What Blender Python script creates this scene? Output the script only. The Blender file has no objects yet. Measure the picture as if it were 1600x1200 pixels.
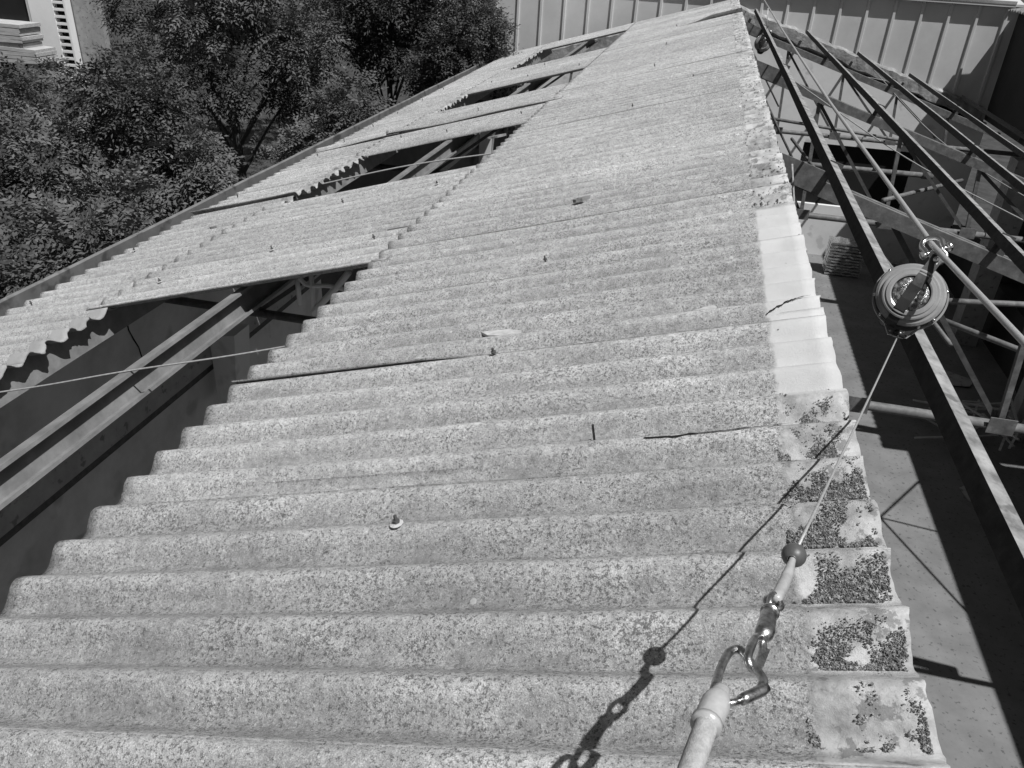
import bpy, math, random
import numpy as np
from mathutils import Vector, Matrix, noise as mnoise

random.seed(7); rng = np.random.default_rng(7)
scene = bpy.context.scene
H = 6.1                      # ridge height above the shed floor
PITCH = 0.2913               # roof pitch (rad)
CA, SA, TA = math.cos(PITCH), math.sin(PITCH), math.tan(PITCH)
WAVE, Y0 = 0.177, 1.4325     # corrugation pitch, y of crest number 0

# ---------------------------------------------------------------- camera
cam_data = bpy.data.cameras.new('camera'); cam = bpy.data.objects.new('camera', cam_data)
scene.collection.objects.link(cam); scene.camera = cam
yaw, pit, rol = -0.1998, 0.5171, 0.0584
f = Vector((math.sin(yaw)*math.cos(pit), math.cos(yaw)*math.cos(pit), -math.sin(pit)))
r = f.cross(Vector((0, 0, 1))).normalized(); u = r.cross(f)
r2 = math.cos(rol)*r + math.sin(rol)*u; u2 = -math.sin(rol)*r + math.cos(rol)*u
M = Matrix((r2, u2, -f)).transposed().to_4x4()
CAM = Vector((-0.5371, 0.0, 1.0878 + H))
M.translation = CAM; cam.matrix_world = M
cam_data.sensor_width = 36; cam_data.lens = 36*1243.5/1600
cam_data.clip_start = 0.05; cam_data.clip_end = 400

# ---------------------------------------------------------------- sky and sun
SUN = Vector((0.36, -0.27, 0.89)).normalized()
world = bpy.data.worlds.new('World'); scene.world = world; world.use_nodes = True
nt = world.node_tree; nt.nodes.clear()
sky = nt.nodes.new('ShaderNodeTexSky'); sky.sky_type = 'NISHITA'; sky.sun_disc = False
sky.sun_elevation = math.asin(SUN.z); sky.sun_rotation = math.atan2(SUN.x, SUN.y)
bw = nt.nodes.new('ShaderNodeRGBToBW'); bg = nt.nodes.new('ShaderNodeBackground'); wo = nt.nodes.new('ShaderNodeOutputWorld')
nt.links.new(sky.outputs[0], bw.inputs[0]); nt.links.new(bw.outputs[0], bg.inputs[0]); nt.links.new(bg.outputs[0], wo.inputs[0])
bg.inputs[1].default_value = 0.05
sd = bpy.data.lights.new('sun', 'SUN'); sd.energy = 5.0; sd.angle = math.radians(0.5); sd.color = (1, 1, 1)
so = bpy.data.objects.new('sun', sd); scene.collection.objects.link(so)
so.location = (10, -8, 30); so.rotation_euler = (-SUN).to_track_quat('-Z', 'Y').to_euler()
scene.view_settings.view_transform = 'Standard'; scene.view_settings.look = 'None'
scene.view_settings.exposure = 0.0; scene.view_settings.gamma = 1.0; scene.view_settings.use_curve_mapping = False
scene.render.engine = 'CYCLES'

# ---------------------------------------------------------------- materials
def mat(name, ramp, scale=8.0, detail=6, rough=0.85, metal=0.0, bump=0.15, bdist=0.01, spots=None, spot_col=None, stretch=(1, 1, 1), spec=0.3):
    """grey procedural surface: noise -> ramp of (pos, grey), optional voronoi spots, noise bump"""
    m = bpy.data.materials.new(name); m.use_nodes = True; t = m.node_tree; n = t.nodes; L = t.links
    b = n['Principled BSDF']; b.inputs['Metallic'].default_value = metal
    b.inputs['Specular IOR Level'].default_value = spec
    tc = n.new('ShaderNodeNewGeometry'); mp = n.new('ShaderNodeMapping'); mp.inputs['Scale'].default_value = stretch
    L.new(tc.outputs['Position'], mp.inputs['Vector'])
    nz = n.new('ShaderNodeTexNoise'); nz.inputs['Scale'].default_value = scale; nz.inputs['Detail'].default_value = detail
    nz.inputs['Roughness'].default_value = 0.65
    L.new(mp.outputs[0], nz.inputs['Vector'])
    cr = n.new('ShaderNodeValToRGB'); e = cr.color_ramp.elements
    e[0].position, v0 = ramp[0]; e[0].color = (v0, v0, v0, 1); e[1].position, v1 = ramp[-1]; e[1].color = (v1, v1, v1, 1)
    for p, v in ramp[1:-1]:
        q = e.new(p); q.color = (v, v, v, 1)
    L.new(nz.outputs[0], cr.inputs[0]); col = cr.outputs[0]
    if spots:
        vo = n.new('ShaderNodeTexNoise'); vo.inputs['Scale'].default_value = spots; vo.inputs['Detail'].default_value = 3
        L.new(mp.outputs[0], vo.inputs['Vector'])
        mr = n.new('ShaderNodeMapRange'); mr.inputs[1].default_value = 0.60; mr.inputs[2].default_value = 0.68
        L.new(vo.outputs[0], mr.inputs[0])
        mx = n.new('ShaderNodeMix'); mx.data_type = 'RGBA'; L.new(mr.outputs[0], mx.inputs[0]); L.new(col, mx.inputs[6])
        mx.inputs[7].default_value = (spot_col,)*3 + (1,); col = mx.outputs[2]
    L.new(col, b.inputs['Base Color'])
    rm = n.new('ShaderNodeMapRange'); rm.inputs[3].default_value = max(0.05, rough-0.12); rm.inputs[4].default_value = min(1, rough+0.12)
    L.new(nz.outputs[0], rm.inputs[0]); L.new(rm.outputs[0], b.inputs['Roughness'])
    if bump:
        nb = n.new('ShaderNodeTexNoise'); nb.inputs['Scale'].default_value = scale*5; nb.inputs['Detail'].default_value = 5
        L.new(mp.outputs[0], nb.inputs['Vector'])
        bp = n.new('ShaderNodeBump'); bp.inputs['Strength'].default_value = bump; bp.inputs['Distance'].default_value = bdist
        L.new(nb.outputs[0], bp.inputs['Height']); L.new(bp.outputs[0], b.inputs['Normal'])
    return m

def asbestos():
    m = bpy.data.materials.new('weathered_fibre_cement'); m.use_nodes = True; t = m.node_tree; n = t.nodes; L = t.links
    b = n['Principled BSDF']; b.inputs['Specular IOR Level'].default_value = 0.15; b.inputs['Roughness'].default_value = 0.95
    geo = n.new('ShaderNodeNewGeometry'); pos = geo.outputs['Position']
    uv = n.new('ShaderNodeUVMap'); uv.uv_map = 'slope'; sp = n.new('ShaderNodeSeparateXYZ'); L.new(uv.outputs[0], sp.inputs[0])
    uv2 = n.new('ShaderNodeUVMap'); uv2.uv_map = 'local'; sp2 = n.new('ShaderNodeSeparateXYZ'); L.new(uv2.outputs[0], sp2.inputs[0])
    oi = n.new('ShaderNodeObjectInfo')
    def noise(scale, detail=4, rough=0.6, vec=pos, dist=0.0):
        q = n.new('ShaderNodeTexNoise'); q.inputs['Scale'].default_value = scale; q.inputs['Detail'].default_value = detail
        q.inputs['Roughness'].default_value = rough; q.inputs['Distortion'].default_value = dist; L.new(vec, q.inputs['Vector']); return q.outputs[0]
    def mrange(x, a0, a1, b0=0.0, b1=1.0):
        q = n.new('ShaderNodeMapRange'); L.new(x, q.inputs[0])
        for i, v in enumerate((a0, a1, b0, b1)): q.inputs[i+1].default_value = v
        return q.outputs[0]
    def math2(op, x, y):
        q = n.new('ShaderNodeMath'); q.operation = op
        for i, v in enumerate((x, y)):
            if isinstance(v, (int, float)): q.inputs[i].default_value = v
            else: L.new(v, q.inputs[i])
        return q.outputs[0]
    def mix(fac, a, c):
        q = n.new('ShaderNodeMix'); q.data_type = 'FLOAT'
        for i, v in ((0, fac), (2, a), (3, c)):
            if isinstance(v, (int, float)): q.inputs[i].default_value = v
            else: L.new(v, q.inputs[i])
        return q.outputs[0]
    # wave phase: 1 on the crests, 0 in the valleys (lichen prefers the dry crests)
    ph = math2('MULTIPLY', math2('SUBTRACT', sp.outputs[1], Y0 + 0.012), 2*math.pi/WAVE)
    cs = math2('ADD', math2('MULTIPLY', math2('COSINE', ph, 0.0), 0.5), 0.5)
    big = noise(1.3, 3); mid = noise(7, 4, 0.7); fine = noise(165, 6, 0.8); grit = noise(330, 3, 0.7); patch = noise(3.2, 4, 0.65)
    # bare cement
    bare = mrange(math2('ADD', math2('MULTIPLY', mid, 0.6), math2('MULTIPLY', fine, 0.4)), 0.3, 0.7, 0.28, 0.385)
    # pale lichen crust
    crust = mrange(math2('ADD', fine, math2('ADD', math2('MULTIPLY', cs, 0.19), math2('MULTIPLY', math2('ADD', mid, patch), 0.30))), 0.75, 0.95)
    c = mix(crust, bare, mrange(grit, 0.32, 0.68, 0.35, 0.63))
    # dark lichen specks, denser in patches
    dk = noise(300, 4, 0.65, dist=0.3)
    dn = noise(110, 3, 0.6)
    dsum = math2('ADD', math2('MULTIPLY', dk, 0.5), math2('ADD', math2('MULTIPLY', dn, 0.5), math2('ADD', math2('MULTIPLY', mid, 0.16), math2('MULTIPLY', patch, 0.16))))
    dmask = mrange(dsum, 0.69, 0.745)
    c = mix(math2('MULTIPLY', dmask, 0.8), c, 0.10)
    vd = n.new('ShaderNodeTexVoronoi'); vd.inputs['Scale'].default_value = 105; L.new(pos, vd.inputs['Vector'])
    vcol = n.new('ShaderNodeSeparateColor'); L.new(vd.outputs['Color'], vcol.inputs[0])
    rad = math2('MULTIPLY', mrange(vcol.outputs[0], 0.60, 1.0, 0.0, 1.0), 0.34)
    vm = mrange(math2('SUBTRACT', math2('ADD', vd.outputs['Distance'], math2('MULTIPLY', grit, 0.12)), rad), 0.02, 0.10, 1, 0)
    c = mix(math2('MULTIPLY', vm, math2('MULTIPLY', mrange(patch, 0.35, 0.65, 0.15, 0.75), 1.0)), c, 0.13)
    # fine white salt grains
    sg = mrange(noise(420, 2, 0.5), 0.66, 0.72)
    c = mix(math2('MULTIPLY', sg, 0.55), c, 0.70)
    # round white lichen discs, sparse
    vw = n.new('ShaderNodeTexVoronoi'); vw.inputs['Scale'].default_value = 14; L.new(pos, vw.inputs['Vector'])
    wc = n.new('ShaderNodeSeparateColor'); L.new(vw.outputs['Color'], wc.inputs[0])
    wr = math2('MULTIPLY', mrange(wc.outputs[1], 0.88, 1.0), 0.14)
    wm = mrange(math2('SUBTRACT', math2('ADD', vw.outputs['Distance'], math2('MULTIPLY', fine, 0.08)), wr), 0.03, 0.05, 1, 0)
    c = mix(math2('MULTIPLY', wm, 0.8), c, 0.66)
    # broad tone, a little different on every sheet
    tone = math2('MULTIPLY', mrange(math2('ADD', math2('MULTIPLY', big, 0.5), math2('MULTIPLY', patch, 0.5)), 0.32, 0.68, 0.78, 1.08), mrange(oi.outputs['Random'], 0, 1, 0.87, 1.07))
    stv = n.new('ShaderNodeMapping'); stv.inputs['Scale'].default_value = (1.6, 11, 1); L.new(uv.outputs[0], stv.inputs['Vector'])
    streak = noise(1.0, 5, 0.65, stv.outputs[0])
    tone = math2('MULTIPLY', tone, mrange(streak, 0.3, 0.7, 0.86, 1.18))
    lump = math2('MULTIPLY', mrange(noise(30, 3, 0.7), 0.3, 0.7, 0.80, 1.20), mrange(noise(70, 2, 0.6), 0.3, 0.7, 0.86, 1.12))
    tone = math2('MULTIPLY', tone, lump)
    blot = mrange(noise(17, 4, 0.7, dist=0.6), 0.60, 0.70)
    c = mix(math2('MULTIPLY', blot, 0.35), c, 0.19)
    c = math2('MULTIPLY', c, tone)
    # zone that the old ridge cap / upper sheet covered: clean cement
    jag = math2('MULTIPLY', math2('SUBTRACT', noise(22, 3), 0.5), 0.035)
    cover = mrange(math2('ADD', sp2.outputs[0], jag), 0.180, 0.195, 1, 0)
    stain = noise(9, 4, 0.7)
    clean = mrange(stain, 0.35, 0.70, 0.56, 0.20)
    clean = math2('MULTIPLY', clean, mrange(fine, 0.2, 0.8, 0.88, 1.1))
    flake = mrange(noise(14, 5, 0.7), 0.56, 0.60)
    clean = mix(math2('MULTIPLY', flake, 0.7), clean, 0.15)
    white = math2('MULTIPLY', mrange(sp.outputs[1], 2.135, 2.145), mrange(sp.outputs[1], 4.06, 4.07, 1, 0))
    white = math2('MULTIPLY', white, mrange(sp.outputs[0], 1.0, 1.1, 1, 0))
    clean = mix(white, clean, mrange(noise(5, 4), 0.3, 0.7, 0.57, 0.47))
    low = math2('MULTIPLY', math2('MULTIPLY', mrange(sp.outputs[0], 3.9, 4.0), mrange(sp.outputs[1], 4.4, 4.6, 1, 0)), 0.85)
    clean = mix(low, clean, mrange(noise(6, 4), 0.3, 0.7, 0.46, 0.36))
    clean = math2('MULTIPLY', clean, mrange(sp.outputs[0], 2.0, 2.2, 1.0, 0.8))
    c = mix(cover, c, clean)
    cc = n.new('ShaderNodeCombineColor')
    for i in range(3): L.new(c, cc.inputs[i])
    L.new(cc.outputs[0], b.inputs['Base Color'])
    hgt = math2('ADD', math2('MULTIPLY', crust, 0.5), math2('ADD', math2('MULTIPLY', fine, 0.8), math2('MULTIPLY', math2('ADD', grit, dmask), 0.35)))
    hgt = math2('MULTIPLY', hgt, mrange(cover, 0, 1, 1.0, 0.35))
    bp = n.new('ShaderNodeBump'); bp.inputs['Strength'].default_value = 0.55; bp.inputs['Distance'].default_value = 0.006
    L.new(hgt, bp.inputs['Height']); L.new(bp.outputs[0], b.inputs['Normal'])
    return m

def leaf_mat(name, lo, hi):
    m = bpy.data.materials.new(name); m.use_nodes = True; t = m.node_tree; n = t.nodes; L = t.links
    b = n['Principled BSDF']; b.inputs['Roughness'].default_value = 0.62; b.inputs['Specular IOR Level'].default_value = 0.2
    at = n.new('ShaderNodeAttribute'); at.attribute_name = 'tone'
    mr = n.new('ShaderNodeMapRange'); mr.inputs[3].default_value = lo; mr.inputs[4].default_value = hi
    L.new(at.outputs['Fac'], mr.inputs[0])
    cc = n.new('ShaderNodeCombineColor')
    for i in range(3): L.new(mr.outputs[0], cc.inputs[i])
    L.new(cc.outputs[0], b.inputs['Base Color'])
    tr = n.new('ShaderNodeBsdfTranslucent'); L.new(cc.outputs[0], tr.inputs[0])
    mx = n.new('ShaderNodeMixShader'); mx.inputs[0].default_value = 0.12
    L.new(b.outputs[0], mx.inputs[1]); L.new(tr.outputs[0], mx.inputs[2]); L.new(mx.outputs[0], n['Material Output'].inputs[0])
    return m

MT = {}
MT['sheet'] = asbestos()
MT['steel'] = mat('old_painted_steel', [(0.3, 0.09), (0.55, 0.15), (0.75, 0.24)], 14, rough=0.6, bump=0.3, bdist=0.004, spots=9, spot_col=0.10)
MT['steel_dark'] = mat('dark_rust_and_shade_steel', [(0.3, 0.05), (0.7, 0.11)], 18, rough=0.75, bump=0.4, bdist=0.004)  # rusted steel parts; also the painted shade on purlin webs and under the beam
MT['purlin'] = mat('rust_worn_purlin', [(0.32, 0.13), (0.5, 0.25), (0.7, 0.37)], 11, rough=0.7, bump=0.5, bdist=0.004, spots=13, spot_col=0.13)
MT['purlin_left'] = mat('faded_purlin_paint', [(0.3, 0.14), (0.5, 0.19), (0.7, 0.25)], 7, rough=0.7, bump=0.4, bdist=0.004)
MT['gutter'] = mat('galvanised_gutter', [(0.3, 0.17), (0.7, 0.26)], 5, rough=0.5, metal=0.3, bump=0.05, spots=4.5, spot_col=0.11)
MT['plaster'] = mat('grimy_plaster', [(0.3, 0.42), (0.55, 0.58), (0.8, 0.66)], 1.6, bump=0.2, spots=2.3, spot_col=0.38)
MT['plaster_light'] = mat('pale_plaster', [(0.3, 0.60), (0.7, 0.72)], 1.2, bump=0.1, spots=3.0, spot_col=0.52)
MT['plaster_shade'] = mat('shade_toned_plaster', [(0.3, 0.05), (0.7, 0.11)], 1.6, bump=0.2)  # dark tone carries the interior shade of walls and piers
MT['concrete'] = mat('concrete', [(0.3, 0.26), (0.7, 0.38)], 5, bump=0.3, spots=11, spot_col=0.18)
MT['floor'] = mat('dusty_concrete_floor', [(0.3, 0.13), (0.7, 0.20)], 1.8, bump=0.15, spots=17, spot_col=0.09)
MT['clad'] = mat('cladding_paint', [(0.3, 0.46), (0.7, 0.58)], 0.9, rough=0.45, bump=0.02)
MT['mortar'] = mat('dirty_mortar', [(0.3, 0.12), (0.55, 0.25), (0.8, 0.5)], 5, bump=0.6, bdist=0.02)
MT['debris'] = mat('mortar_crumbs', [(0.35, 0.07), (0.5, 0.16), (0.62, 0.40)], 110, bump=0.5, bdist=0.003)
MT['darkwall'] = mat('dark_wall', [(0.3, 0.03), (0.7, 0.05)], 1.5, bump=0.1)
MT['white'] = mat('white_render', [(0.3, 0.74), (0.7, 0.82)], 2, bump=0.1)
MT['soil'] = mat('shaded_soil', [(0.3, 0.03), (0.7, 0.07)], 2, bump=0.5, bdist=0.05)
MT['wood'] = mat('weathered_boards', [(0.3, 0.30), (0.7, 0.52)], 3, bump=0.3, stretch=(1, 6, 8))
MT['bark'] = mat('bark', [(0.3, 0.05), (0.7, 0.13)], 9, bump=0.8, bdist=0.02, stretch=(3, 3, 1))
MT['chrome'] = mat('bright_zinc', [(0.3, 0.75), (0.7, 0.9)], 20, rough=0.22, metal=1.0, bump=0.03)
MT['hookmetal'] = mat('worn_hook_metal', [(0.32, 0.22), (0.5, 0.5), (0.68, 0.7)], 90, rough=0.33, metal=1.0, bump=0.35, bdist=0.0015)
MT['cable'] = mat('galvanised_cable', [(0.3, 0.42), (0.7, 0.62)], 200, rough=0.45, metal=0.5, bump=0.6, bdist=0.001)
MT['rope'] = mat('braided_rope', [(0.3, 0.30), (0.7, 0.52)], 120, rough=0.9, bump=0.8, bdist=0.002)
MT['cord'] = mat('old_cord', [(0.3, 0.22), (0.7, 0.38)], 60, rough=0.9, bump=0.5, bdist=0.002)
MT['tape'] = mat('glossy_tape', [(0.3, 0.30), (0.7, 0.48)], 18, rough=0.32, bump=0.4, bdist=0.003, spec=0.5)
MT['rubber'] = mat('stop_ball_plastic', [(0.3, 0.075), (0.7, 0.12)], 30, rough=0.45, bump=0.05, spec=0.5)
MT['srl'] = mat('block_housing_plastic', [(0.3, 0.22), (0.7, 0.32)], 12, rough=0.2, bump=0.03, spec=0.6)
MT['srl_dark'] = mat('block_dark_plastic', [(0.3, 0.02), (0.7, 0.04)], 12, rough=0.3, bump=0.05, spec=0.5)
MT['srl_hub'] = mat('block_hub', [(0.36, 0.06), (0.5, 0.22), (0.62, 0.7)], 70, rough=0.18, metal=0.6, bump=0.6, bdist=0.004)
MT['shard'] = mat('broken_cement', [(0.3, 0.38), (0.7, 0.6)], 30, bump=0.3)
MT['foil'] = mat('shiny_sheet_metal', [(0.3, 0.6), (0.7, 0.85)], 8, rough=0.25, metal=0.9, bump=0.3, bdist=0.01, stretch=(1, 5, 9))
MT['black'] = mat('unlit_opening', [(0.3, 0.008), (0.7, 0.015)], 2, bump=0)  # black stands in for the unlit inside of gaps and openings
MT['paint_black'] = mat('black_lettering', [(0.3, 0.01), (0.7, 0.02)], 2, bump=0)
MT['leaf'] = leaf_mat('leaf', 0.03, 0.16)
MT['leaf_dark'] = leaf_mat('leaf_deep', 0.02, 0.11)

# ---------------------------------------------------------------- helpers
W0 = {}                                   # world origin of every object
def link(o): scene.collection.objects.link(o)
def put(o, org, parent):
    W0[o.name] = org
    if parent: o.parent = parent; o.location = org - W0[parent.name]
    else: o.location = org
def tag(o, label=None, cat=None, group=None, kind=None):
    if label: o['label'] = label
    if cat: o['category'] = cat
    if group: o['group'] = group
    if kind: o['kind'] = kind
    return o
def empty(name, loc, label=None, cat=None, group=None):
    o = bpy.data.objects.new(name, None); o.empty_display_size = 0.1; link(o)
    put(o, Vector(loc) + Vector((0, 0, H)), None); return tag(o, label, cat, group)
def mk(name, V, F, m, parent=None, smooth=False, uvs=None):
    """V in ridge coordinates (z = 0 at the ridge); origin set to the base centre"""
    A = np.array([tuple(v) for v in V], float); A[:, 2] += H
    org = np.array([(A[:, 0].min()+A[:, 0].max())/2, (A[:, 1].min()+A[:, 1].max())/2, A[:, 2].min()])
    me = bpy.data.meshes.new(name); me.from_pydata((A-org).tolist(), [], F)
    me.materials.append(m if not isinstance(m, str) else MT[m])
    if smooth: me.polygons.foreach_set('use_smooth', [True]*len(me.polygons))
    if uvs:
        li = np.zeros(len(me.loops), int); me.loops.foreach_get('vertex_index', li)
        for nm, arr in uvs.items():
            l = me.uv_layers.new(name=nm); l.data.foreach_set('uv', np.asarray(arr)[li].ravel())
    o = bpy.data.objects.new(name, me); link(o); put(o, Vector(org), parent); return o
class MB:
    def __init__(s): s.V = []; s.F = []
    def add(s, V, F):
        k = len(s.V); s.V += [tuple(v) for v in V]; s.F += [tuple(i+k for i in q) for q in F]; return s
    def box(s, lo, hi): return s.obox((Vector(lo)+Vector(hi))/2, Vector((hi[0]-lo[0], 0, 0))/2, Vector((0, hi[1]-lo[1], 0))/2, Vector((0, 0, hi[2]-lo[2]))/2)
    def obox(s, c, a, b, d):
        c, a, b, d = Vector(c), Vector(a), Vector(b), Vector(d)
        V = [c+i*a+j*b+k*d for i in (-1, 1) for j in (-1, 1) for k in (-1, 1)]
        return s.add(V, [(0, 1, 3, 2), (4, 6, 7, 5), (0, 4, 5, 1), (2, 3, 7, 6), (0, 2, 6, 4), (1, 5, 7, 3)])
    def bar(s, p, q, w, h, up=(0, 0, 1)):
        p, q = Vector(p), Vector(q); d = q-p; t = d.normalized(); x = t.cross(Vector(up))
        if x.length < 1e-4: x = t.cross(Vector((1, 0, 0)))
        x.normalize(); z = x.cross(t)
        return s.obox((p+q)/2, d/2, x*w/2, z*h/2)
    def tube(s, P, rad, n=8, closed=False, cap=True):
        P = [Vector(p) for p in P]; N = len(P); R_ = rad if isinstance(rad, (list, tuple)) else [rad]*N
        T = []
        for i in range(N):
            a = P[(i-1) % N] if (closed or i > 0) else P[i]; b = P[(i+1) % N] if (closed or i < N-1) else P[i]
            T.append((b-a).normalized())
        x = T[0].orthogonal().normalized(); k = len(s.V)
        for i in range(N):
            x = (x - T[i]*x.dot(T[i])).normalized(); y = T[i].cross(x)
            for j in range(n):
                an = 2*math.pi*j/n; s.V.append(tuple(P[i] + R_[i]*(math.cos(an)*x + math.sin(an)*y)))
        for i in range(N if closed else N-1):
            i2 = (i+1) % N
            for j in range(n):
                j2 = (j+1) % n; s.F.append((k+i*n+j, k+i*n+j2, k+i2*n+j2, k+i2*n+j))
        if cap and not closed:
            s.F.append(tuple(k+j for j in reversed(range(n)))); s.F.append(tuple(k+(N-1)*n+j for j in range(n)))
        return s
    def lathe(s, prof, c, ax, n=32, xa=None):
        """prof: (radius, height along ax)"""
        c = Vector(c); ax = Vector(ax).normalized(); x = ax.orthogonal().normalized(); y = ax.cross(x); k = len(s.V)
        for r_, h in prof:
            for j in range(n):
                an = 2*math.pi*j/n; s.V.append(tuple(c + ax*h + r_*(math.cos(an)*x + math.sin(an)*y)))
        m_ = len(prof)
        for i in range(m_-1):
            for j in range(n):
                j2 = (j+1) % n; s.F.append((k+i*n+j, k+i*n+j2, k+(i+1)*n+j2, k+(i+1)*n+j))
        s.F.append(tuple(k+j for j in reversed(range(n)))); s.F.append(tuple(k+(m_-1)*n+j for j in range(n)))
        return s
    def prism(s, poly, c, x, y, z0, z1):
        """poly of (a,b) in axes x,y extruded along x cross y"""
        c, x, y = Vector(c), Vector(x), Vector(y); z = x.cross(y).normalized(); n = len(poly)
        V = [c+a*x+b*y+z*z0 for a, b in poly] + [c+a*x+b*y+z*z1 for a, b in poly]
        F = [tuple(reversed(range(n))), tuple(range(n, 2*n))] + [(i, (i+1) % n, n+(i+1) % n, n+i) for i in range(n)]
        return s.add(V, F)
    def build(s, name, m, parent=None, smooth=False): return mk(name, s.V, s.F, m, parent, smooth)
def catmull(P, n=8):
    P = [Vector(p) for p in P]; Q = [P[0]*2-P[1]] + P + [P[-1]*2-P[-2]]; out = []
    for i in range(1, len(Q)-2):
        for k in range(n):
            t = k/n; a, b, c, d = Q[i-1], Q[i], Q[i+1], Q[i+2]
            out.append(0.5*((2*b) + (c-a)*t + (2*a-5*b+4*c-d)*t*t + (3*b-a-3*c+d)*t**3))
    return out + [P[-1]]
NL = Vector((-SA, 0, CA)); NR = Vector((SA, 0, CA))
def LS(s, y, off=0.0): return Vector((-s*CA, y, -s*SA)) + NL*off      # point over the left slope
def RS(s, y, off=0.0): return Vector((s*CA, y, -s*SA)) + NR*off       # point over the right slope
def n1(x, sd=0.0): return mnoise.noise(Vector((x, sd*7.31, sd*1.7)))

# ================================================================ ground
g = MB(); N = 24
for i in range(N+1):
    for j in range(N+1):
        x = -150+300*i/N; y = -150+300*j/N
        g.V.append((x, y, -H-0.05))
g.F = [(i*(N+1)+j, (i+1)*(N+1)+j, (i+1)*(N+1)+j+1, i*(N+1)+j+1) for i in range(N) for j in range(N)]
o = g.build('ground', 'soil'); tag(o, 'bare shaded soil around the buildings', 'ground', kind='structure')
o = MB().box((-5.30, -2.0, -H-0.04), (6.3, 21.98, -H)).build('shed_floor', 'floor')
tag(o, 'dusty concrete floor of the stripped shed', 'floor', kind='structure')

# ================================================================ the shed: walls, trusses, purlins, sheets
shed = empty('shed_building', (0, 10, -H), 'long low shed with a half stripped corrugated grey roof', 'building')
XW = -5.30
wl = MB().box((XW-0.2, -2.0, -H), (XW, 9.6, -1.80)).build('side_wall', 'plaster', shed)
MB().box((XW-0.2, 9.602, -H), (XW-0.003, 22.0, -1.80)).build('side_wall', 'plaster_shade', shed)  # far stretch darkened, its interior shade put into the wall colour
o = MB().box((XW-0.2, -2.2, -H), (6.3, -2.0, -2.4)).build('rear_wall', 'plaster_shade', shed)  # unseen wall, coloured dark to cut bounced light
# concrete ring beam proud of the left wall, dark strip standing in for the shadow gap below it
o = MB().box((XW+0.002, -1.95, -3.08), (XW+0.16, 21.9, -2.80)).build('ring_beam', 'concrete', wl)
o = MB().box((XW+0.002, -1.95, -3.20), (XW+0.10, 21.9, -3.083)).build('beam_shadow_strip', 'steel_dark', wl)
for y in (6.75, 12.1, 17.6):              # corbels
    b = MB(); b.prism([(0, 0), (0.30, 0.05), (0.24, -0.55), (0.05, -0.85), (0, -0.9)], (XW+0.17, y+0.15, -2.75), (1, 0, 0), (0, 0, 1), 0, 0.30)
    b.build('corbel', 'plaster_light', wl)
# wall crack in the left wall: a real thin dark slit strip
cp = [Vector((XW+0.004, 5.62+0.06*n1(i*0.9, 3)+0.03*i, -2.05-0.11*i)) for i in range(9)]
b = MB(); b.tube(cp, [0.006+0.006*abs(n1(i, 8)) for i in range(9)], 5); b.build('crack', 'black', wl)

TRUSS_Y = [0.35, 6.15, 11.5, 17.3]
ZB = -2.15
def truss(y, first):
    tr = MB()
    for sgn in (-1, 1):
        sl = (LS if sgn < 0 else RS)
        for dy in (-0.035, 0.035):
            tr.bar(sl(0.02, y+dy, -0.285), sl(5.45, y+dy, -0.285), 0.05, 0.11, NL if sgn < 0 else NR)
    root = tr.build('truss', 'steel', shed)
    MB().tube([(-5.25, y, ZB), (5.75, y, ZB)], 0.042, 10).build('bottom_chord', 'steel', root, True)
    if not 6 < y < 7: MB().bar((0, y, ZB), (0, y, -0.34), 0.05, 0.05, (1, 0, 0)).build('king_post', 'steel', root)
    for sgn in (-1, 1):
        sl = (LS if sgn < 0 else RS)
        xs = [1.15, 2.3, 3.4, 4.45]
        for i, s_ in enumerate(xs):
            if sgn > 0 and i == 0 and 6 < y < 7: continue
            t = sl(s_, y, -0.34); MB().bar((sgn*s_*CA, y, ZB), t, 0.045, 0.045, (1, 0, 0)).build('strut', 'steel', root)
            prev = 0 if i == 0 else xs[i-1]
            t2 = sl(max(prev, 0.05), y, -0.34)
            MB().bar((sgn*s_*CA, y+0.03, ZB), t2 + Vector((0, 0.03, 0)), 0.04, 0.04, (0, 1, 0)).build('diagonal', 'steel_dark', root)
        for s_ in xs[:3]:
            MB().obox((sgn*s_*CA, y-0.052, ZB+0.02), (0.10, 0, 0), (0, 0.005, 0), (0, 0, 0.07)).build('gusset_plate', 'steel', root)
        # end plate over the ridge joint
    MB().obox((0, y-0.075, -0.36), (0.2, 0, 0), (0, 0.006, 0), (0, 0, 0.12)).build('gusset_plate', 'steel', root)
    return root
for i, y in enumerate(TRUSS_Y): truss(y, i == 0)

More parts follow.
